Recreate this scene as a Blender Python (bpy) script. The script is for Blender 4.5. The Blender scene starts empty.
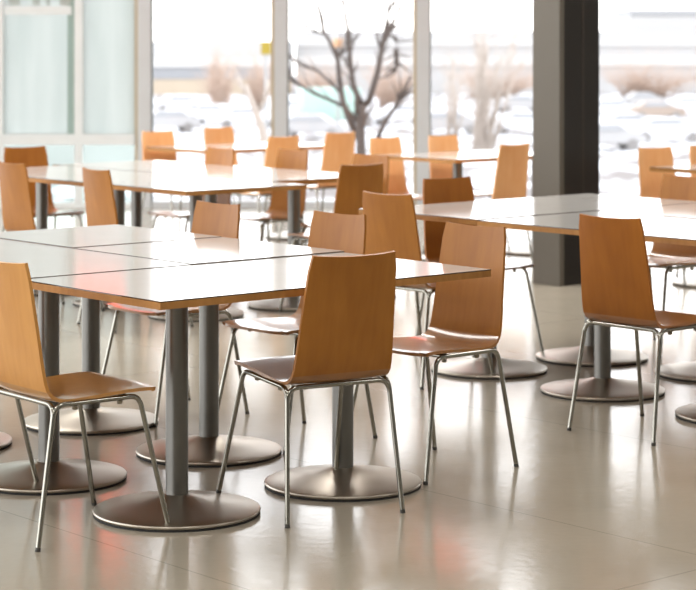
import bpy, bmesh, math, random
from mathutils import Vector, Matrix
random.seed(7)
C = bpy.context.scene.collection
PI = math.pi

# ------------------------------------------------------------------ camera numbers
F_PX, YH, CAM_H, CX = 2076.5, 47.76, 1.5, 348.0
TH = 0.7106                                     # turn of the table grid
U = Vector((math.cos(TH), math.sin(TH), 0)); V = Vector((-math.sin(TH), math.cos(TH), 0))
ORG = Vector((-0.5624, 6.2173, 0))              # near corner of the front table on the floor

def at(x, y, Y):                                # a world point at depth Y
    return Vector(((x - CX) / F_PX * Y, Y, CAM_H - (y - YH) * Y / F_PX))
def grid(a, b, z=0.0):
    p = ORG + U * a + V * b; p.z = z; return p

# ------------------------------------------------------------------ materials
def s2l(c): return tuple((v / 12.92 if v <= .04045 else ((v + .055) / 1.055) ** 2.4) for v in (x / 255 for x in c)) + (1,)
def new_mat(name):
    m = bpy.data.materials.new(name); m.use_nodes = True
    nt = m.node_tree; return m, nt, nt.nodes['Principled BSDF'], nt.nodes.new, nt.links.new
def plain(name, rgb, rough=.5, metal=0, spec=.5, var=.04, scale=6.0):
    m, nt, b, N, L = new_mat(name)
    tc = N('ShaderNodeTexCoord'); no = N('ShaderNodeTexNoise'); no.inputs['Scale'].default_value = scale
    mx = N('ShaderNodeMix'); mx.data_type = 'RGBA'
    c = s2l(rgb); mx.inputs['A'].default_value = tuple(v * (1 - var) for v in c[:3]) + (1,)
    mx.inputs['B'].default_value = tuple(min(1, v * (1 + var)) for v in c[:3]) + (1,)
    L(tc.outputs['Object'], no.inputs['Vector']); L(no.outputs['Fac'], mx.inputs['Factor']); L(mx.outputs['Result'], b.inputs['Base Color'])
    b.inputs['Roughness'].default_value = rough; b.inputs['Metallic'].default_value = metal; b.inputs['Specular IOR Level'].default_value = spec
    return m
def wood(name, dark, light, rough=.38, spec=.5, coat=.14):
    m, nt, b, N, L = new_mat(name)
    tc = N('ShaderNodeTexCoord'); mp = N('ShaderNodeMapping'); mp.inputs['Scale'].default_value = (38, 38, 1.6)
    no = N('ShaderNodeTexNoise'); no.inputs['Scale'].default_value = 1.0; no.inputs['Detail'].default_value = 5
    n2 = N('ShaderNodeTexNoise'); n2.inputs['Scale'].default_value = 3.2; n2.inputs['Detail'].default_value = 2
    ad = N('ShaderNodeMath'); ad.operation = 'MULTIPLY_ADD'; ad.inputs[1].default_value = .45
    rp = N('ShaderNodeValToRGB'); rp.color_ramp.elements[0].position = .38; rp.color_ramp.elements[1].position = .95
    rp.color_ramp.elements[0].color = s2l(dark); rp.color_ramp.elements[1].color = s2l(light)
    L(tc.outputs['Object'], mp.inputs['Vector']); L(mp.outputs['Vector'], no.inputs['Vector']); L(tc.outputs['Object'], n2.inputs['Vector'])
    L(no.outputs['Fac'], ad.inputs[0]); L(n2.outputs['Fac'], ad.inputs[2]); L(ad.outputs[0], rp.inputs['Fac']); L(rp.outputs['Color'], b.inputs['Base Color'])
    b.inputs['Roughness'].default_value = rough; b.inputs['Specular IOR Level'].default_value = spec
    b.inputs['Coat Weight'].default_value = coat; b.inputs['Coat Roughness'].default_value = .12
    return m
def laminate():
    m, nt, b, N, L = new_mat('white_laminate')
    tc = N('ShaderNodeTexCoord'); no = N('ShaderNodeTexNoise'); no.inputs['Scale'].default_value = 9; no.inputs['Detail'].default_value = 4
    rp = N('ShaderNodeMapRange'); rp.inputs['To Min'].default_value = .09; rp.inputs['To Max'].default_value = .14
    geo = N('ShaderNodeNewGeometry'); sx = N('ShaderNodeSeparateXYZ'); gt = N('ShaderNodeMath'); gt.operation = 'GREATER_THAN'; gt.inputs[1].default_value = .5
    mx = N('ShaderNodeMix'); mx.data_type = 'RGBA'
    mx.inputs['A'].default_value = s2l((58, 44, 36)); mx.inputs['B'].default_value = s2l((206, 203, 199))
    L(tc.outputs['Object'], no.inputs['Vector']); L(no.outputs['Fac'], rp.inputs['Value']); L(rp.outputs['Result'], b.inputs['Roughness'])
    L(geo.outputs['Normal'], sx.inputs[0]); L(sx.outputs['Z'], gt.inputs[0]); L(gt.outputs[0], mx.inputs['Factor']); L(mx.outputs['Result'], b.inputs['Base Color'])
    b.inputs['Specular IOR Level'].default_value = .75
    return m
def floor_mat():
    m, nt, b, N, L = new_mat('polished_concrete')
    tc = N('ShaderNodeTexCoord')
    n1 = N('ShaderNodeTexNoise'); n1.inputs['Scale'].default_value = 1.3; n1.inputs['Detail'].default_value = 6
    n2 = N('ShaderNodeTexNoise'); n2.inputs['Scale'].default_value = 14; n2.inputs['Detail'].default_value = 5
    mp = N('ShaderNodeMapping'); mp.inputs['Rotation'].default_value = (0, 0, -TH); mp.inputs['Location'].default_value = (.21, .13, 0)
    br = N('ShaderNodeTexBrick'); br.offset = 0; br.inputs['Scale'].default_value = 1; br.inputs['Brick Width'].default_value = 1.25; br.inputs['Row Height'].default_value = 4.0
    br.inputs['Mortar Size'].default_value = .0022; br.inputs['Mortar Smooth'].default_value = .1
    mx = N('ShaderNodeMix'); mx.data_type = 'RGBA'; mx.inputs['A'].default_value = s2l((160, 152, 137)); mx.inputs['B'].default_value = s2l((182, 173, 157))
    m2 = N('ShaderNodeMix'); m2.data_type = 'RGBA'; m2.blend_type = 'MULTIPLY'; m2.inputs['B'].default_value = (.62, .6, .58, 1)
    L(tc.outputs['Object'], n1.inputs['Vector']); L(tc.outputs['Object'], n2.inputs['Vector']); L(tc.outputs['Object'], mp.inputs['Vector']); L(mp.outputs['Vector'], br.inputs['Vector'])
    L(n1.outputs['Fac'], mx.inputs['Factor']); L(mx.outputs['Result'], m2.inputs['A']); L(br.outputs['Fac'], m2.inputs['Factor']); L(m2.outputs['Result'], b.inputs['Base Color'])
    rr = N('ShaderNodeMapRange'); rr.inputs['To Min'].default_value = .12; rr.inputs['To Max'].default_value = .21
    L(n2.outputs['Fac'], rr.inputs['Value']); L(rr.outputs['Result'], b.inputs['Roughness'])
    bp = N('ShaderNodeBump'); bp.inputs['Strength'].default_value = .17; bp.inputs['Distance'].default_value = .003
    n3 = N('ShaderNodeTexNoise'); n3.inputs['Scale'].default_value = 26; n3.inputs['Detail'].default_value = 3
    L(tc.outputs['Object'], n3.inputs['Vector']); L(n3.outputs['Fac'], bp.inputs['Height']); L(bp.outputs['Normal'], b.inputs['Normal'])
    b.inputs['Specular IOR Level'].default_value = .55
    return m
def steel(name, rgb, rough, scale=(1, 1, 60)):
    m, nt, b, N, L = new_mat(name)
    tc = N('ShaderNodeTexCoord'); mp = N('ShaderNodeMapping'); mp.inputs['Scale'].default_value = scale
    no = N('ShaderNodeTexNoise'); no.inputs['Scale'].default_value = 3; no.inputs['Detail'].default_value = 3
    rr = N('ShaderNodeMapRange'); rr.inputs['To Min'].default_value = rough * .85; rr.inputs['To Max'].default_value = rough * 1.2
    L(tc.outputs['Object'], mp.inputs['Vector']); L(mp.outputs['Vector'], no.inputs['Vector']); L(no.outputs['Fac'], rr.inputs['Value']); L(rr.outputs['Result'], b.inputs['Roughness'])
    b.inputs['Base Color'].default_value = s2l(rgb); b.inputs['Metallic'].default_value = 1
    return m
def clear_glass(name, tint=(1, 1, 1), refl=.5):
    m = bpy.data.materials.new(name); m.use_nodes = True; nt = m.node_tree; N = nt.nodes.new; L = nt.links.new
    nt.nodes.remove(nt.nodes['Principled BSDF'])
    tr = N('ShaderNodeBsdfTransparent'); tr.inputs[0].default_value = tint + (1,)
    gl = N('ShaderNodeBsdfGlossy'); gl.inputs['Roughness'].default_value = .02
    fr = N('ShaderNodeFresnel'); fr.inputs[0].default_value = 1.45
    mu = N('ShaderNodeMath'); mu.operation = 'MULTIPLY'; mu.inputs[1].default_value = refl
    mx = N('ShaderNodeMixShader')
    L(fr.outputs[0], mu.inputs[0]); L(mu.outputs[0], mx.inputs[0]); L(tr.outputs[0], mx.inputs[1]); L(gl.outputs[0], mx.inputs[2]); L(mx.outputs[0], nt.nodes['Material Output'].inputs[0])
    return m
def frosted_glass():
    m = bpy.data.materials.new('frosted_glass'); m.use_nodes = True; nt = m.node_tree; N = nt.nodes.new; L = nt.links.new
    nt.nodes.remove(nt.nodes['Principled BSDF'])
    tc = N('ShaderNodeTexCoord'); mp = N('ShaderNodeMapping'); mp.inputs['Scale'].default_value = (5, 1, .6); no = N('ShaderNodeTexNoise'); no.inputs['Scale'].default_value = 1.6
    mx0 = N('ShaderNodeMix'); mx0.data_type = 'RGBA'; mx0.inputs['A'].default_value = s2l((194, 199, 196)); mx0.inputs['B'].default_value = s2l((214, 216, 213))
    L(tc.outputs['Object'], mp.inputs['Vector']); L(mp.outputs['Vector'], no.inputs['Vector']); L(no.outputs['Fac'], mx0.inputs['Factor'])
    tl = N('ShaderNodeBsdfTranslucent'); df = N('ShaderNodeBsdfDiffuse'); mx = N('ShaderNodeMixShader'); mx.inputs[0].default_value = .15
    L(mx0.outputs['Result'], tl.inputs[0]); L(mx0.outputs['Result'], df.inputs[0]); L(tl.outputs[0], mx.inputs[1]); L(df.outputs[0], mx.inputs[2]); L(mx.outputs[0], nt.nodes['Material Output'].inputs[0])
    return m

def glow(name, rgb, e):
    m = plain(name, rgb, .4); b = m.node_tree.nodes['Principled BSDF']; b.inputs['Emission Color'].default_value = s2l(rgb); b.inputs['Emission Strength'].default_value = e; return m
M = dict(red=glow('red_lit_shade', (255, 108, 84), 1.25),
    lam=laminate(), floor=floor_mat(),
    core=wood('plywood_edge', (140, 94, 44), (186, 134, 76), .55, .25, 0),
    shell=wood('warm_brown_veneer', (146, 90, 32), (178, 118, 50), .4, .25, .04),
    shell_honey=wood('honey_veneer', (182, 124, 60), (210, 154, 86), .4, .3, .04),
    shell_flare=wood('flare_lightened_veneer', (236, 164, 102), (250, 196, 140), .5, .3, .1),  # veneer of the distant chairs, flare painted in as a lighter orange
    shell_red=wood('deep_brown_veneer', (140, 82, 28), (172, 108, 42), .4, .25, .04),
    seat_shell=wood('lacquered_warm_brown_veneer', (144, 90, 36), (176, 118, 54), .3, .5, .9),
    seat_shell_honey=wood('lacquered_honey_veneer', (182, 124, 60), (210, 154, 86), .3, .5, .9),
    seat_shell_flare=wood('lacquered_flare_lightened_veneer', (240, 160, 92), (252, 192, 130), .3, .5, .9),  # seat version, lightened for the same flare
    seat_shell_red=wood('lacquered_deep_brown_veneer', (138, 82, 30), (170, 106, 44), .3, .5, .9),
    chrome=steel('chromed_tube', (150, 148, 140), .09, (1, 1, 1)),
    pole=steel('brushed_steel_pole', (120, 119, 116), .36),
    dome=steel('brushed_steel_base', (178, 170, 158), .34, (1, 1, 1)),
    rubber=plain('black_rubber', (26, 25, 24), .7), glide=plain('black_plastic_glide', (70, 68, 64), .5),
    bumper=plain('smoky_plastic', (150, 140, 122), .35),
    alu=plain('white_aluminium', (206, 210, 213), .45), alu_tan=plain('tan_side_trim', (188, 176, 152), .5), gasket=plain('dark_gasket', (88, 94, 92), .6),
    frame_white=plain('white_frame', (230, 235, 236), .5), glass=clear_glass('clear_glass'), glass_teal=clear_glass('teal_glass', (.84, .9, .88), .6), frost=frosted_glass(),
    pillar=plain('lit_pillar_paint', (92, 86, 77), .55), bead=plain('grey_green_bead', (150, 172, 166), .6), strip=plain('brown_strip', (50, 41, 34), .5), pillar_shaded=plain('shaded_pillar_paint', (24, 18, 14), .35),
    ceiling=plain('white_plaster', (214, 212, 208), .9), wall=plain('facade_panel', (180, 178, 172), .8),
    snow=plain('snow', (188, 188, 190), .9, scale=.3, var=.05), asphalt=plain('grey_slush', (190, 188, 188), .9, scale=.4),
    bld=plain('pale_concrete', (170, 168, 167), .9), bld_dark=plain('bluish_window_band', (136, 137, 140), .6), bld_band=plain('white_band', (184, 182, 180), .8),  # outdoor colours are paled to stand in for distance haze
    tan=plain('tan_brick', (172, 158, 140), .9), bark=plain('dark_bark', (84, 73, 67), .9), bark_pale=plain('pale_bark', (172, 160, 150), .9), twig=plain('reddish_twigs', (180, 158, 143), .9),
    car_white=plain('white_car_paint', (199, 199, 201), .3), car_grey=plain('grey_car_paint', (156, 154, 154), .3), car_brown=plain('brown_car_paint', (144, 128, 116), .35), car_mint=plain('mint_paint', (158, 184, 174), .4),
    car_glass=plain('car_glass', (136, 136, 138), .2), tyre=plain('tyre', (128, 124, 122), .8), yellow=plain('yellow_sign', (143, 122, 22), .5), orange=plain('orange_sign', (196, 150, 112), .5), post=plain('grey_post', (150, 150, 150), .5),
    letters=plain('grey_letters', (176, 184, 180), .6),
)

def slush():
    m, nt, b, N, L = new_mat('slushy_snow')
    tc = N('ShaderNodeTexCoord'); mp = N('ShaderNodeMapping'); mp.inputs['Scale'].default_value = (1, .28, 1); no = N('ShaderNodeTexNoise'); no.inputs['Scale'].default_value = .7; no.inputs['Detail'].default_value = 4
    rp = N('ShaderNodeValToRGB'); e = rp.color_ramp.elements; e[0].position = .42; e[0].color = s2l((112, 104, 100)); e[1].position = .6; e[1].color = s2l((206, 206, 208))
    L(tc.outputs['Object'], mp.inputs['Vector']); L(mp.outputs['Vector'], no.inputs['Vector']); L(no.outputs['Fac'], rp.inputs['Fac']); L(rp.outputs['Color'], b.inputs['Base Color']); b.inputs['Roughness'].default_value = .9; return m
M['snow'] = slush()
# ------------------------------------------------------------------ mesh helpers
def link(name, me, mat=None, parent=None, smooth=True):
    if mat is not None: me.materials.append(mat)
    if smooth:
        for p in me.polygons: p.use_smooth = True
    o = bpy.data.objects.new(name, me); C.objects.link(o)
    if parent is not None: o.parent = parent
    return o
def from_bm(name, bm, mat=None, parent=None, smooth=False, auto=None):
    bmesh.ops.recalc_face_normals(bm, faces=bm.faces)
    me = bpy.data.meshes.new(name); bm.to_mesh(me); bm.free()
    o = link(name, me, mat, parent, smooth)
    if auto is not None: me.set_sharp_from_angle(angle=auto)
    return o
def box(bm, lo, hi, mtx=None, bevel=0.0):
    r = bmesh.ops.create_cube(bm, size=1)
    c = [(a + b) / 2 for a, b in zip(lo, hi)]; s = [b - a for a, b in zip(lo, hi)]
    for v in r['verts']:
        v.co = Vector((v.co.x * s[0] + c[0], v.co.y * s[1] + c[1], v.co.z * s[2] + c[2]))
        if mtx is not None: v.co = mtx @ v.co
    if bevel:
        es = {e for v in r['verts'] for e in v.link_edges}
        bmesh.ops.bevel(bm, geom=list(es), offset=bevel, segments=2, affect='EDGES', profile=.6)
def box_obj(name, lo, hi, mat, parent=None, bevel=0.0, mtx=None):
    bm = bmesh.new(); box(bm, lo, hi, mtx, bevel); return from_bm(name, bm, mat, parent)
def fillet(pts, r, n=7):
    pts = [Vector(p) for p in pts]; out = [pts[0]]
    for i in range(1, len(pts) - 1):
        a, b, c = pts[i - 1], pts[i], pts[i + 1]
        d1, d2 = (a - b).normalized(), (c - b).normalized()
        ang = d1.angle(d2); t = min(r / math.tan(ang / 2), (a - b).length * .49, (c - b).length * .49)
        p1, p2 = b + d1 * t, b + d2 * t
        for k in range(n + 1):
            s = k / n; out.append(p1 * (1 - s) ** 2 + b * 2 * s * (1 - s) + p2 * s * s)
    out.append(pts[-1]); return out
def tube(bm, pts, r, seg=12, cap=True):
    pts = [Vector(p) for p in pts]; n = len(pts); rs = r if isinstance(r, (list, tuple)) else [r] * n
    t0 = (pts[1] - pts[0]).normalized(); nrm = t0.orthogonal().normalized(); rings = []
    for i in range(n):
        t = ((pts[min(i + 1, n - 1)] - pts[i]).normalized() + (pts[i] - pts[max(i - 1, 0)]).normalized())
        if t.length < 1e-9: t = t0
        t.normalize(); nrm = (nrm - t * nrm.dot(t)).normalized(); bn = t.cross(nrm)
        rings.append([bm.verts.new(pts[i] + (nrm * math.cos(2 * PI * k / seg) + bn * math.sin(2 * PI * k / seg)) * rs[i]) for k in range(seg)])
    for a, b in zip(rings, rings[1:]):
        for k in range(seg): bm.faces.new((a[k], a[(k + 1) % seg], b[(k + 1) % seg], b[k]))
    if cap:
        bm.faces.new(rings[0][::-1]); bm.faces.new(rings[-1])
def lathe(bm, prof, seg=64, center=(0, 0)):
    rings = []
    for r, z in prof:
        rings.append([bm.verts.new((center[0] + r * math.cos(2 * PI * k / seg), center[1] + r * math.sin(2 * PI * k / seg), z)) for k in range(seg)])
    for a, b in zip(rings, rings[1:]):
        for k in range(seg): bm.faces.new((a[k], a[(k + 1) % seg], b[(k + 1) % seg], b[k]))
    bm.faces.new(rings[0][::-1]); bm.faces.new(rings[-1])
def thing(name, label, cat, loc=(0, 0, 0), rz=0.0, group=None):
    o = bpy.data.objects.new(name, None); C.objects.link(o); o.location = loc; o.rotation_euler = (0, 0, rz); o.empty_display_size = .1
    return tag(o, label, cat, group)
def tag(o, label, cat, group=None):
    o['label'] = label; o['category'] = cat
    if group: o['group'] = group
    return o
def struct(o): o['kind'] = 'structure'; return o
def copy_tree(o, parent=None):
    c = o.copy(); C.objects.link(c)
    if parent is not None: c.parent = parent
    for ch in list(o.children): copy_tree(ch, c)
    return c

# ------------------------------------------------------------------ the chair
PROFILE = [(-.2285, .855), (-.2205, .800), (-.2135, .750), (-.207, .700), (-.200, .650), (-.194, .600), (-.188, .550), (-.1825, .515), (-.1775, .488), (-.1705, .468), (-.160, .4535), (-.146, .4445), (-.130, .4395),
           (-.112, .4375), (-.085, .4375), (-.05, .4390), (-.01, .4415), (.04, .4445), (.09, .4470), (.14, .4480), (.18, .4470), (.20, .4455), (.217, .4425)]
SPLIT = 9; THK = .011
def half_w(z, b, i):
    if i <= 8: return .156 + (.850 - z) / .362 * .022
    s = min(1, (i - 8) / 10); return .178 + s * .014
def shell_part(i0, i1, n=14):
    bm = bmesh.new(); idx = list(range(i0, i1 + 1)); tops, bots = [], []
    def normal(i):
        a, b = PROFILE[max(0, i - 1)], PROFILE[min(len(PROFILE) - 1, i + 1)]
        t = Vector((0, b[0] - a[0], b[1] - a[1])).normalized(); return Vector((0, -t.z, t.y))     # towards the sitter / up
    for i in idx:
        b, z = PROFILE[i]; hw = half_w(z, b, i); nm = normal(i); rt, rb = [], []
        if nm.z < 0: pass
        for k in range(n + 1):
            s = -1 + 2 * k / n; c = 1 - s * s; x = hw * s; bb, zz = b, z
            up = max(0, min(1, (z - .47) / .3)) if i <= 9 else 0
            bb -= .013 * c * up                                    # back is gently hollowed
            if i == 0: zz -= .007 * c
            if i >= 10: zz -= .006 * c * min(1, (len(PROFILE) - 1 - i) / 4)   # dished seat
            r = .016 if i0 == 0 else .03
            if i == 0 and abs(s) == 1: x *= .955; zz -= .0
            if i == 1 and False: pass
            if i == len(PROFILE) - 1: bb -= .03 * abs(s) ** 6; 
            p = Vector((x, bb, zz)); rt.append(bm.verts.new(p)); rb.append(bm.verts.new(p - nm * THK))
        tops.append(rt); bots.append(rb)
    for j in range(len(idx) - 1):
        for k in range(n):
            bm.faces.new((tops[j][k], tops[j][k + 1], tops[j + 1][k + 1], tops[j + 1][k])); bm.faces.new((bots[j][k + 1], bots[j][k], bots[j + 1][k], bots[j + 1][k + 1]))
        for k in (0, n): bm.faces.new((tops[j][k], bots[j][k], bots[j + 1][k], tops[j + 1][k]))
    for j in (0, len(idx) - 1):
        for k in range(n): bm.faces.new((tops[j][k], tops[j][k + 1], bots[j][k + 1], bots[j][k]))
    return bm
R_T = .0082; RAIL_Z = .4235
def make_chair():
    t = thing('dining_chair', 'x', 'chair', group='wooden shell chairs at the tables')
    from_bm('backrest', shell_part(0, SPLIT), M['shell'], t, True, .7); from_bm('seat', shell_part(SPLIT, len(PROFILE) - 1), M['seat_shell'], t, True, .7)
    for sx in (-1, 1):
        for top_b, foot_b, foot_x, inn in ((.142, .2293, .2224, .06), (-.158, -.2293, .2108, -.06)):
            path = fillet([(sx * foot_x, foot_b, .006), (sx * .186, top_b, RAIL_Z), (sx * .186, inn, RAIL_Z)], .042)
            bm = bmesh.new(); tube(bm, path, R_T); lg = from_bm('leg', bm, M['chrome'], t, True, .9)
            d = (path[1] - path[0]).normalized(); bm = bmesh.new(); tube(bm, [path[0] - d * .006, path[0] + d * .006], R_T + .0004); from_bm('glide', bm, M['glide'], lg, True, .9)
        bm = bmesh.new(); tube(bm, [(sx * .186, -.061, RAIL_Z), (sx * .186, .061, RAIL_Z)], R_T); from_bm('side_rail', bm, M['chrome'], t, True, .9)
        for bb in (-.075, .085):
            bm = bmesh.new(); lathe(bm, [(.004, RAIL_Z - .024), (.009, RAIL_Z - .022), (.0095, RAIL_Z - .01), (.0095, RAIL_Z + .012)], 12, (sx * .165, bb)); from_bm('stacking_bumper', bm, M['bumper'], t, True, .7)
    for top_b, foot_b, foot_x in ((-.158, -.2293, .2108), (.10, .10, .186)):
        if top_b < 0:
            k = .09; e = lambda s: (s * (.186 + (foot_x - .186) * k / .42), top_b + (foot_b - top_b) * k / .42, RAIL_Z - k)
            path = fillet([e(-1), (-.186, top_b, RAIL_Z), (.186, top_b, RAIL_Z), e(1)], .045)
        else: path = [(-.186, top_b, RAIL_Z), (.186, top_b, RAIL_Z)]
        bm = bmesh.new(); tube(bm, path, R_T * .985); from_bm('rear_rail' if top_b < 0 else 'front_rail', bm, M['chrome'], t, True, .9)
    return t
ROT = {'u': -PI / 2, 'v': 0.0, '-u': PI / 2, '-v': PI}
# x, y, facing, extra turn, front lift, veneer, label
CHAIRS = [
 (-.1212, 6.7904, 'v', -.1884, .026, 'shell', 'brown wooden chair with its back to us at the front edge of the nearest table'),
 (-.8744, 6.4897, 'u', -.041, 0, 'shell_honey', 'honey-coloured wooden chair at the nearest table, cut by the left photo edge'),
 (.291, 7.441, '-u', .012, 0, 'shell', 'brown wooden chair half hidden behind the pointed right corner of the nearest table'),
 (1.178, 8.1337, 'u', .03, 0, 'shell_red', 'brown wooden chair with its back to us in front of the right-hand table'),
 (.3415, 9.42, 'u', .06, 0, 'shell', 'tall brown chair back at the left end of the right-hand table'),
 (-.2069, 7.9842, '-u', .0145, 0, 'shell', 'brown chair behind the nearest table, its shiny seat seen under the tabletop'),
 (-.724, 8.5291, '-u', -.0312, 0, 'shell', 'brown chair behind the front table group, only the top of its back showing'),
 (-1.1529, 11.2202, 'u', -.115, 0, 'shell', 'narrow-looking brown chair back in front of the middle table, left of its near corner'),
 (-1.712, 11.8495, 'u', -.0462, 0, 'shell', 'brown chair at the left photo edge with its back to us before the middle table'),
 (-.0693, 11.7587, 'v', -.0279, 0, 'shell', 'brown chair back with a bright top edge at the right end of the middle table'),
 (.633, 10.1482, '-v', -.0608, 0, 'shell_red', 'deep brown chair facing us behind the left part of the right-hand table'),
 (-1.9691, 13.4124, '-v', -.0351, 0, 'shell_red', 'deep brown chair facing us behind the left corner of the middle table'),
 (-1.315, 15.9789, '-v', .08, 0, 'shell_flare', 'pale orange chair at the left corner of the distant left table, by the window frame'),
 (-.893, 16.7896, '-v', .08, 0, 'shell_flare', 'pale orange chair facing us on the window side of the distant left table'),
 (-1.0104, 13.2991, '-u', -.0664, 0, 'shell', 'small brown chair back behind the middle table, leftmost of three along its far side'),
 (-.6371, 15.3601, 'v', .09, 0, 'shell_flare', 'light orange chair back at the distant left table, below the second window mullion'),
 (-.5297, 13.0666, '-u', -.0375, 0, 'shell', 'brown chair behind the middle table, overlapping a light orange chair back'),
 (-.22, 16.08, 'v', .07, 0, 'shell_flare', 'light orange chair back before the dark tree, right of the distant left table'),
 (.4305, 14.8456, '-v', .0775, 0, 'shell_flare', 'pale orange chair behind the left corner of the distant centre table'),
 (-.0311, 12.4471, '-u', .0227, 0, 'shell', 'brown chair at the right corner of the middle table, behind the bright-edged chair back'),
 (.8657, 15.1946, '-v', .08, 0, 'shell_flare', 'pale orange chair facing us on the window side of the distant centre table'),
 (.9545, 14.1526, 'v', .10, 0, 'shell_flare', 'tall light orange chair back left of the dark pillar, at the distant centre table'),
 (2.1403, 13.3243, '-v', -.035, 0, 'shell_flare', 'light orange chair right of the pillar, behind the left corner of the distant right table'),
 (2.5303, 13.6773, '-v', -.0185, 0, 'shell_flare', 'light orange chair at the distant right table, cut by the right photo edge'),
 (1.537, 10.35, '-u', 0, 0, 'shell', 'brown chair at the far end of the right-hand tables, cut by the right photo edge'),
]
proto = make_chair()
def place_chair(i, x, y, face, turn, lift, ven, label):
    o = proto if i == 0 else copy_tree(proto)
    rz = TH + ROT[face] + turn; al = lift / .4586
    fwd = Vector((-math.sin(rz), math.cos(rz), 0))
    o.location = Vector((x, y, 0)) + fwd * (-.2293 + .2293 * math.cos(al)) + Vector((0, 0, .2293 * math.sin(al)))
    o.rotation_euler = (al, 0, rz); o['label'] = label
    if i:
        for ch in o.children:
            if ch.name.split('.')[0] in ('seat', 'backrest'):
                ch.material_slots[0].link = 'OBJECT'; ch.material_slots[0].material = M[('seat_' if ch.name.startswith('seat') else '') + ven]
extra = grid(-.059, 1.168)
CHAIRS.append((extra.x, extra.y, 'u', -.02, 0, 'shell_honey', 'chair beside the honey-coloured chair, only its chrome leg showing at the left edge'))
for i, c in enumerate(CHAIRS): place_chair(i, *c)

# ------------------------------------------------------------------ the tables
DOME = [(.262, 0), (.268, .004), (.270, .009), (.268, .0135), (.258, .0165), (.21, .0235), (.16, .032), (.11, .0415), (.075, .050), (.05, .0565), (.041, .060), (.036, .061)]
def table(label, a0, b0, a1, b1, dz, poles, cuts=0, tops=None):
    """a0..b1: the top on the table grid; poles: pole positions on the same grid."""
    c = grid((a0 + a1) / 2, (b0 + b1) / 2); t = thing('cafe_table', label, 'table', c, TH, 'white cafe tables')
    g = .0015; hx, hy = (a1 - a0) / 2 - g, (b1 - b0) / 2 - g; top = .740 + dz
    bm = bmesh.new(); box(bm, (-hx, -hy, top - .004), (hx, hy, top)); tp = from_bm('tabletop', bm, M['lam'], t)
    bm = bmesh.new(); box(bm, (-hx, -hy, top - .026), (hx, hy, top - .004)); cr = from_bm('plywood_edge', bm, M['core'], t); cr['label'] = 'light brown plywood edge'
    for (a, b) in poles:
        q = grid(a, b) - c; q = Matrix.Rotation(-TH, 4, 'Z') @ q
        bm = bmesh.new(); lathe(bm, [(.0365, .055), (.0365, top - .034)], 40, q.xy); from_bm('pole', bm, M['pole'], t, True, .6)
        bm = bmesh.new(); box(bm, (q.x - .1, q.y - .1, top - .034), (q.x + .1, q.y + .1, top - .026), None, .002); from_bm('mounting_plate', bm, M['glide'], t)
        bm = bmesh.new(); lathe(bm, [(r, z + .004) for r, z in DOME], 96, q.xy); bs = from_bm('base', bm, M['dome'], t, True, .5)
        bm = bmesh.new(); lathe(bm, [(.2685, 0), (.2685, .0075)], 96, q.xy); from_bm('rubber_shadow_ring', bm, M['rubber'], bs, True, .5)  # black ring, enlarged to draw the shadow line under the base
    return t
def ab(x, y): d = Vector((x, y, 0)) * .992 - ORG; return (d.dot(U), d.dot(V))
D = {1: ab(-.5556, 6.7455), 2: ab(-.0177, 7.1794), 3: ab(-1.0483, 7.2803), 4: ab(-.5185, 7.7455), 5: ab(-1.0345, 8.3588), 6: ab(1.1174, 9.1173), 7: ab(.6604, 9.726), 8: ab(1.1869, 10.1006), 9: ab(-.3162, 12.1607),
     10: ab(1.6937, 9.6093), 11: ab(1.6142, 8.5073), 12: ab(-1.553, 7.903)}
# front group
table('long white table nearest the camera, its corner pointing at us over two steel poles', 0, 0, 1.392, .786, 0, [D[1], D[2]])
table('long white table behind the left half of the nearest one', -.0, .786, .6985, 2.29, .002, [D[3], D[12]])
table('square white table behind the right half of the nearest one',   .6985, .786, 1.404, 1.541, .004, [D[4]])
table('square white table at the far back corner of the front group', .6985, 1.541, 1.404, 2.29, .006, [D[5]])
# group at the right
table('left-end white table of the right-hand group, the dark pillar mirrored in it', 2.775, 1.495, 4.36, 2.29, 0.003, [D[7], D[8]])
table('white table at the right with a brown chair back against its front edge', 2.775, -.05, 3.56, 1.495, 0, [D[6], D[11]])
table('farther white table of the right-hand group, cut by the right photo edge', 3.56, -.05, 4.36, 1.495, 0.002, [D[10], (3.93, .35)])
# middle group
table('white table of the middle group, its near corner pointing at us', 2.9, 3.82, 3.73, 5.46, 0, [(3.31, 4.29), (3.31, 5.05)])
table('front-left white table of the middle group, one dark pole showing', 2.9, 5.46, 3.73, 6.28, 0, [(3.3, 5.87)])
table('right back white table of the middle group, grey pole at its right end', 3.73, 4.15, 4.56, 5.46, .001, [D[9], (4.13, 5.24)])
table('white table at the left back of the middle group, near the frosted panels', 3.73, 5.46, 4.56, 6.42, .001, [(4.12, 6.03)])
# distant ones
table('distant white table in front of the window with the dark tree, left side', 5.62, 7.22, 6.98, 8.05, 0, [(5.95, 7.63), (6.8, 7.63)])
table('distant white table left of the dark pillar', 6.13, 5.14, 7.25, 5.98, 0, [(6.55, 5.56), (7.35, 5.56)])
table('distant white table at the right edge of the photo, thin corner pointing left', 6.46, 2.35, 7.1, 3.70, 0, [(6.72, 2.7), (6.72, 3.38)])

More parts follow.
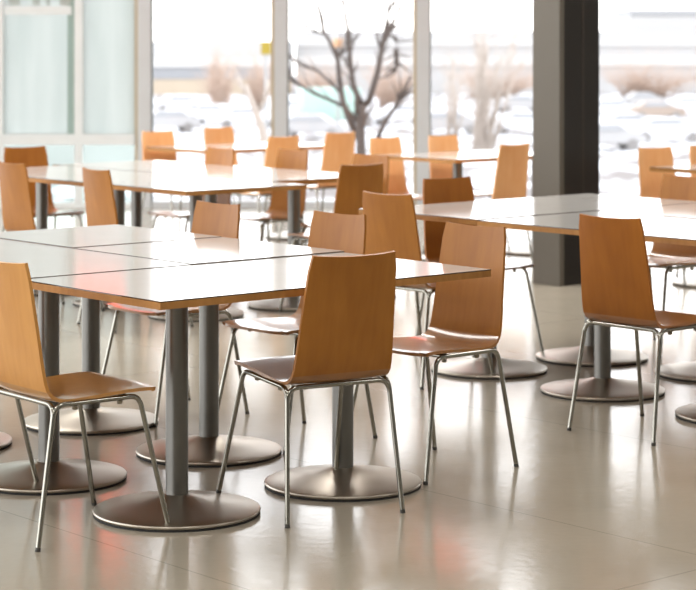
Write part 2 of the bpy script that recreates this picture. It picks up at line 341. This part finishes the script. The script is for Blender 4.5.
# ------------------------------------------------------------------ room
WY = 19.5                                            # glass front
struct(box_obj('floor', (-11, -6.2, -.25), (11, WY + .1, 0), M['floor']))
struct(box_obj('ceiling', (-11, -6, 4.6), (11, WY + .1, 4.8), M['ceiling']))
struct(box_obj('wall_rear', (-11, -6.2, 0), (11, -6, 4.6), M['wall']))
struct(box_obj('wall_right', (9.8, -6, 0), (10, WY - .1, 4.6), M['wall']))
struct(box_obj('wall_base', (-11, WY + .1, -4), (11, WY + .3, -.02), M['wall']))
X_M = [-1.916, -.639, .695, 1.98, 3.37, 4.7, 6.0, 7.3, 8.6, 9.76]
def mullion(x, parent, w=.165):
    box_obj('mullion', (x - w / 2 + .03, WY - .06, 0), (x + w / 2 - .012, WY + .06, 4.6), M['alu'], parent)
    s = box_obj('side_trim', (x - w / 2, WY - .05, 0), (x - w / 2 + .03, WY + .06, 4.6), M['alu_tan'], parent); s['label'] = 'tan strip along the mullion'
    box_obj('gasket', (x + w / 2 - .012, WY - .045, 0), (x + w / 2, WY + .06, 4.6), M['gasket'], parent)
for i in range(len(X_M) - 1):
    w = bpy.data.objects.new('window_%d' % (i + 1), None); C.objects.link(w); struct(w)
    mullion(X_M[i], w)
    box_obj('pane', (X_M[i] + .08, WY - .006, .06), (X_M[i + 1] - .08, WY + .006, 4.55), M['glass'], w)
    box_obj('sill', (X_M[i] + .08, WY - .05, 0), (X_M[i + 1] - .08, WY + .06, .06), M['alu'], w)
# frosted bay on the left
xs = [-5.9, -4.62, -3.27, -2.525, -1.99]
for i in range(len(xs) - 1):
    w = bpy.data.objects.new('window_%d' % (i + 10), None); C.objects.link(w); struct(w)
    x0, x1 = xs[i], xs[i + 1]
    box_obj('frame_post', (x0 - .038, WY - .05, 0), (x0 + .038, WY + .06, 4.6), M['frame_white'], w)
    box_obj('transom', (x0 + .038, WY - .05, .59), (x1 - (.038 if i < 3 else 0), WY + .06, .69), M['frame_white'], w)
    box_obj('frosted_pane', (x0 + .04, WY - .006, .69), (x1 - (.04 if i < 3 else .01), WY + .006, 4.55), M['frost'], w)
    box_obj('pane', (x0 + .04, WY - .006, .05), (x1 - (.04 if i < 3 else .01), WY + .006, .59), M['glass_teal'], w)
    box_obj('sill', (x0 + .038, WY - .05, 0), (x1 - .038, WY + .06, .05), M['frame_white'], w)
    if i < 3: box_obj('bead', (x1 - .105, WY - .03, .69), (x1 - .038, WY + .0, 4.55), M['bead'], w)
sg = at(38, 11, WY - .03); t = thing('sign_band', 'white band with grey lettering ends high on the frosted panel at the left', 'sign', (sg.x, WY - .03, 0))
box_obj('strip', (-.315, -.01, 1.81), (.315, .02, 1.89), M['frame_white'], t)
for k, (x0, x1) in enumerate(((9, 20), (33, 40), (46, 50), (60, 71))):
    xa, xb = at(x0, 0, WY).x - sg.x, at(x1, 0, WY).x - sg.x; bm = bmesh.new(); box(bm, (xa, -.008, 1.9), (xb, .02, 2.05), None, .012); from_bm('lettering', bm, M['letters'], t)
# pillar
pc = bpy.data.objects.new('pillar', None); C.objects.link(pc); struct(pc)
pv = Vector((1.339, 13.05, 0)); mt = Matrix.Translation(pv) @ Matrix.Rotation(TH, 4, 'Z')
box_obj('casing', (0, 0.006, 0), (.36, .225, 4.6), M['pillar_shaded'], pc, mtx=mt)  # face turned from the light, its shade put into the dark colour
box_obj('lit_side_panel', (-.012, 0, 0), (.03, .238, 4.6), M['pillar'], pc, .006, mt)  # lit left face, the light put into its paler colour
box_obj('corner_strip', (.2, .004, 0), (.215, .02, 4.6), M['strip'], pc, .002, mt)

# red pendant lamps hung before the glass, above the picture: they show as pink reflections in floor and tables
for x, lb in ((100, 'red pendant lamp whose pink reflection falls on the left of the nearest table'), (446, 'red pendant lamp mirrored as a pink patch on the floor near the middle')):
    p = at(x, 0, 16.8); t = thing('pendant_lamp', lb, 'lamp', (p.x, p.y, 0))
    bm = bmesh.new(); tube(bm, [(0, 0, 3.1), (0, 0, 4.6)], .008, 8); from_bm('cord', bm, M['rubber'], t, True, .6)
    bm = bmesh.new(); lathe(bm, [(.05, 3.16), (.15, 3.1), (.19, 2.95), (.2, 1.98), (.19, 1.95)], 32); from_bm('lamp_shade', bm, M['red'], t, True, .6)
    bm = bmesh.new(); lathe(bm, [(.12, 1.94), (.12, 1.952)], 24); from_bm('diffuser', bm, M['frame_white'], t, True, .6)
# ------------------------------------------------------------------ outside
GZ = -4.0
struct(box_obj('ground', (-160, WY + .3, GZ - .3), (160, 420, GZ), M['snow']))
def gpx(x, y): Y = F_PX * (CAM_H - GZ) / (y - YH); return at(x, y, Y)
def mesh_tree(name, label, cat, limbs, mat, Y, jitter=.5, twigs=0, group=None, thin=1.0):
    bm = bmesh.new(); rnd = random.Random(len(label) * 7 + int(Y))
    for pts, r0, r1 in limbs:
        j = rnd.uniform(-jitter, jitter); n = len(pts)
        P = [at(x, y, Y + j * k / max(1, n - 1)) for k, (x, y) in enumerate(pts)]; r0, r1 = r0 * thin, r1 * thin
        tube(bm, P, [r0 + (r1 - r0) * k / (n - 1) for k in range(n)], 8)
        for q in range(twigs):
            k = rnd.randrange(1, n) if n > 2 else 1; a, b = P[k - 1], P[k]; s = rnd.random(); o0 = a.lerp(b, s); d = (b - a).normalized()
            d = (d + Vector((rnd.uniform(-.9, .9), rnd.uniform(-.6, .6), rnd.uniform(-.1, .6)))).normalized(); ln = rnd.uniform(.25, .7) * Y / 32
            m1 = o0 + d * ln * .5; e = m1 + (d + Vector((rnd.uniform(-.4, .4), 0, rnd.uniform(-.1, .4)))).normalized() * ln * .5
            tube(bm, [o0, m1, e], [r1 * .8, r1 * .55, r1 * .25], 5)
    o = from_bm(name, bm, mat, None, True); o.data.update(); return tag(o, label, cat, group)
g360 = at(360, 150, 32); base = (360, YH + (CAM_H - GZ) * F_PX / 32)
mesh_tree('bare_tree', 'dark bare tree with forked limbs outside the second clear window', 'tree', [
    ([base, (361, 250), (361, 150), (360, 120), (363, 105)], .13, .085),
    ([(363, 106), (369, 101), (378, 71), (382, 47), (388, 33), (395, 20), (402, 4)], .085, .03),
    ([(381, 50), (386, 25), (389, 2)], .05, .025),
    ([(361, 105), (353, 84), (350, 60), (349, 40), (345, 12), (343, -6)], .07, .03),
    ([(358, 138), (350, 122), (343, 102), (339, 75), (338, 60), (330, 42), (323, 30), (318, 5)], .075, .03),
    ([(341, 93), (330, 82), (318, 71), (304, 66), (293, 60)], .04, .02),
    ([(343, 106), (328, 99), (315, 94), (303, 87), (296, 82)], .04, .02),
    ([(376, 142), (385, 122), (395, 107), (404, 90), (411, 76)], .055, .03),
    ([(336, 58), (346, 50), (350, 42)], .035, .02), ([(325, 34), (312, 30), (306, 26)], .03, .015), ([(388, 33), (398, 42), (404, 42)], .03, .015),
    ([(396, 50), (397, 62), (395, 72)], .06, .03)], M['bark'], 32, .5, 9, None, .72)
mesh_tree('bare_tree', 'thin dark sapling leaning beside the second mullion outside', 'tree', [
    ([(275, 400), (270, 175), (262, 130), (256, 112), (250, 96), (246, 85)], .09, .03), ([(257, 114), (266, 98), (268, 80)], .04, .02), ([(250, 96), (243, 90), (238, 78)], .03, .015)], M['bark_pale'], 34, .4, 2)
def shrub(label, x, y0, y1, wpx, n, mat, Y, r=.03, lean=.1):
    limbs = []; rnd = random.Random(int(x * 3 + n))
    for k in range(n):
        xa = x + rnd.uniform(-.25, .25) * wpx; xb = x + rnd.uniform(-.5, .5) * wpx + lean * wpx; top = y0 + (y1 - y0) * rnd.uniform(0, .35)
        xm = (xa + xb) / 2 + rnd.uniform(-.08, .08) * wpx
        limbs.append(([(xa, y1), (xm, (y1 + top) / 2), (xb, top)], r, r * .4))
    return mesh_tree('bare_shrub', label, 'shrub', limbs, mat, Y, .8 * Y / 60, 5)
shrub('reddish brown leafless bush in the first clear window, wider of two', 220, 62, 116, 30, 46, M['twig'], 168, .07)
shrub('reddish brown leafless bush just left of the second mullion', 256, 66, 112, 24, 34, M['twig'], 172, .07)
shrub('pale tall leafless shrub standing outside left of the dark pillar', 482, 24, 152, 46, 30, M['bark_pale'], 62, .035, .35)
shrub('faint leafless shrub outside the third clear window, beside its left mullion', 452, 52, 140, 24, 14, M['bark_pale'], 66, .03, .2)
shrub('low brown hedge clump behind the dark tree, to its right', 388, 76, 112, 44, 70, M['twig'], 172, .06)
shrub('low brown hedge clump behind the dark tree, to its left', 316, 80, 108, 46, 60, M['twig'], 176, .06)
shrub('low brownish hedge beyond the parked cars at the far right', 645, 74, 97, 100, 90, M['twig'], 228, .06)
shrub('low brownish hedge behind the pale shrubs, left of the pillar', 490, 76, 98, 90, 80, M['twig'], 226, .06)
# far building
def facade(name, label, xa, xb, Y, bands, depth=14):
    t = thing(name, label, 'building', at((xa + xb) / 2, 0, Y) * Vector((1, 1, 0)) if False else (at((xa + xb) / 2, YH, Y).x, Y, GZ))
    w = (xb - xa) / 2 * Y / F_PX
    for nm, y0, y1, mt_, out in bands:
        z0, z1 = at(0, y1, Y).z - GZ, at(0, y0, Y).z - GZ
        box_obj(nm, (-w, -out, max(z0, 0)), (w, depth, z1), M[mt_], t)
    return t
facade('long_building', 'long pale low building with banded front across the lot outside', 296, 760, 250, [('wall', 66, 96, 'bld', 0), ('lower_band', 56, 66, 'bld_band', .3), ('window_strip', 46, 56, 'bld', .0), ('upper_band', 40, 46, 'bld_band', .25), ('roof', 31, 40, 'bld', .1)])
facade('low_building', 'pale low building with a dark window strip outside the first clear window', 150, 290, 245, [('wall', 79, 97, 'tan', 0), ('window_strip', 67, 79, 'bld_dark', .1), ('upper_band', 58, 67, 'bld_band', .3), ('roof', 41, 58, 'bld', 0)])
facade('roof_block', 'pale grey block with faint stripes rising over the roof at the right', 630, 700, 262, [('wall', 24, 60, 'bld', 0), ('stripe', 12, 15, 'bld_dark', .2), ('upper_wall', 15, 24, 'bld', 0), ('cornice', 9, 12, 'bld', .1)])
# darker glass-facing wing beyond the lower teal panes
facade('grey_wing', 'grey wing of a building behind the low teal panes', -120, 136, 90, [('wall', 100, 260, 'bld_band', 0)], 6)
# signs
def sign(label, x, y, Y, w, h, mat):
    p = at(x, y, Y); t = thing('road_sign', label, 'sign', (p.x, p.y, GZ)); hz = p.z - GZ
    bm = bmesh.new(); tube(bm, [(0, 0, 0), (0, 0, hz + h / 2)], .06, 10); from_bm('post', bm, M['post'], t, True, .6)
    box_obj('board', (-w / 2, -.1, hz - h / 2), (w / 2, -.06, hz + h / 2), M[mat], t, .01)
sign('yellow road sign outside beside the second mullion', 266, 48, 70, .34, .44, 'yellow')
sign('small orange sign seen between limbs of the dark tree', 338, 43, 80, .36, .34, 'orange')
# parked cars
CARP = [(-2.2, .35), (-2.25, .75), (-2.05, .95), (-1.55, 1.0), (-.95, 1.42), (.55, 1.45), (1.2, 1.02), (2.0, .9), (2.22, .7), (2.2, .35)]
def car_proto():
    t = thing('parked_car', 'x', 'car', group='cars parked in the lot outside')
    bm = bmesh.new(); L_, R_ = [], []
    for x, z in CARP:
        s = .86 if z < 1.1 else .68
        L_.append(bm.verts.new((x, -s, z))); R_.append(bm.verts.new((x, s, z)))
    n = len(CARP)
    for i in range(n): bm.faces.new((L_[i], L_[(i + 1) % n], R_[(i + 1) % n], R_[i]))
    bm.faces.new(L_[::-1]); bm.faces.new(R_)
    bmesh.ops.bevel(bm, geom=list(bm.edges), offset=.06, segments=2, affect='EDGES')
    from_bm('body', bm, M['car_white'], t, True, .6)
    for sy in (-1, 1):
        bm = bmesh.new(); vs = [bm.verts.new((x, sy * yy, z)) for x, z, yy in ((-1.3, 1.05, .87), (-.85, 1.36, .74), (.5, 1.38, .74), (.98, 1.06, .87))]; bm.faces.new(vs); from_bm('side_window', bm, M['car_glass'], t)
        for wx in (-1.35, 1.4):
            bm = bmesh.new(); tube(bm, [(wx, sy * .68, .32), (wx, sy * .9, .32)], .32, 18); from_bm('wheel', bm, M['tyre'], t, True, .6)
    return t
CARS = [(178, 112, .2, 'car_white', 'white car parked left of the reddish bush'), (215, 124, -.3, 'car_white', 'white car parked in front of the wider reddish bush'),
 (246, 128, .1, 'car_white', 'white car parked below the yellow road sign'), (165, 132, .3, 'car_grey', 'grey car parked beside the first mullion'),
 (298, 118, .2, 'car_white', 'white car parked right of the second mullion'), (312, 138, -.2, 'car_grey', 'grey car half behind the light orange chairs'),
 (400, 124, .3, 'car_white', 'white car parked right of the dark tree trunk'), (448, 134, 0, 'car_grey', 'grey car parked by the third mullion'),
 (520, 112, .2, 'car_grey', 'grey car parked left of the pillar'), (524, 134, -.2, 'car_white', 'white car parked left of the pillar, the nearer one'),
 (612, 118, 0, 'car_white', 'white car parked right of the pillar'), (655, 120, .2, 'car_brown', 'brownish car in the lot right of the pillar'),
 (690, 114, -.2, 'car_white', 'white car cut by the right edge, farther row'), (625, 136, .3, 'car_white', 'white car right of the pillar in the nearer row'),
 (668, 142, -.1, 'car_white', 'white car above the distant right table'), (640, 108, .1, 'car_grey', 'grey car in the farthest row right of the pillar'),
 (603, 150, .2, 'car_grey', 'grey car half behind the edge of the pillar, nearest row')]
cp = car_proto()
for i, (x, y, r, mt_, lb) in enumerate(CARS):
    o = cp if i == 0 else copy_tree(cp); p = gpx(x, y); o.location = (p.x, p.y, GZ); o.rotation_euler = (0, 0, r + (PI if i % 3 == 0 else 0)); o['label'] = lb
    if i:
        for ch in o.children:
            if ch.name.startswith('body'): ch.material_slots[0].link = 'OBJECT'; ch.material_slots[0].material = M[mt_]
# mint van
p = gpx(336, 126); van = thing('delivery_van', 'mint green van parked behind the dark tree', 'van', (p.x, p.y, GZ), .25)
bm = bmesh.new(); box(bm, (-2.6, -1, .4), (1.6, 1, 2.7), None, .12); from_bm('box_body', bm, M['car_mint'], van, True, .6)
bm = bmesh.new(); box(bm, (1.5, -.95, .4), (2.9, .95, 1.9), None, .15); cab = from_bm('cab', bm, M['car_white'], van, True, .6)
box_obj('windscreen', (2.86, -.8, 1.25), (2.93, .8, 1.75), M['car_glass'], cab)
for sy in (-1, 1):
    for wx in (-1.6, 2.0):
        bm = bmesh.new(); tube(bm, [(wx, sy * .8, .4), (wx, sy * 1.04, .4)], .4, 18); from_bm('wheel', bm, M['tyre'], van, True, .6)

# ------------------------------------------------------------------ light
w = bpy.data.worlds.new('overcast_sky'); bpy.context.scene.world = w; w.use_nodes = True; nt = w.node_tree
bg = nt.nodes['Background']; tc = nt.nodes.new('ShaderNodeTexCoord'); sp = nt.nodes.new('ShaderNodeSeparateXYZ'); rp = nt.nodes.new('ShaderNodeValToRGB')
rp.color_ramp.elements[0].position = 0; rp.color_ramp.elements[0].color = (1, .99, .97, 1); rp.color_ramp.elements[1].position = .7; rp.color_ramp.elements[1].color = (.86, .92, 1, 1)
nt.links.new(tc.outputs['Generated'], sp.inputs[0]); nt.links.new(sp.outputs['Z'], rp.inputs['Fac']); nt.links.new(rp.outputs['Color'], bg.inputs['Color']); bg.inputs['Strength'].default_value = 4.0

for (x, y) in ((-6, 0), (-2, 0), (2, 0), (-6, 4.5), (-2, 4.5), (2, 4.5), (6, 4.5), (-4, 9.5), (0, 9.5), (4, 9.5), (-3, 13.5), (0, 13), (3, 13.5)):  # unseen fill lights added to brighten the room; stronger far row lifts distant chairs
    l = bpy.data.lights.new('fill_light', 'AREA'); l.shape = 'RECTANGLE'; l.size = 1.2; l.size_y = .6; l.energy = 45 if y < 12 else 110; l.color = (1, .97, .93)
    lo = bpy.data.objects.new('fill_light', l); C.objects.link(lo); lo.location = (x, y, 4.55)
# ------------------------------------------------------------------ camera
cd = bpy.data.cameras.new('camera'); cam = bpy.data.objects.new('camera', cd); C.objects.link(cam)
cam.location = (0, 0, CAM_H); cam.rotation_euler = (PI / 2, 0, 0)
cd.sensor_width = 36; cd.lens = F_PX * 36 / 696; cd.shift_y = -(295 - YH) / 696
cd.dof.use_dof = True; cd.dof.focus_distance = 6.7; cd.dof.aperture_fstop = cd.lens / 1000 / .021 ; cd.clip_end = 1000
bpy.context.scene.camera = cam
sc = bpy.context.scene
sc.view_settings.view_transform = 'Standard'; sc.view_settings.look = 'None'; sc.view_settings.exposure = 0.0
sc.cycles.max_bounces = 8; sc.cycles.transparent_max_bounces = 16
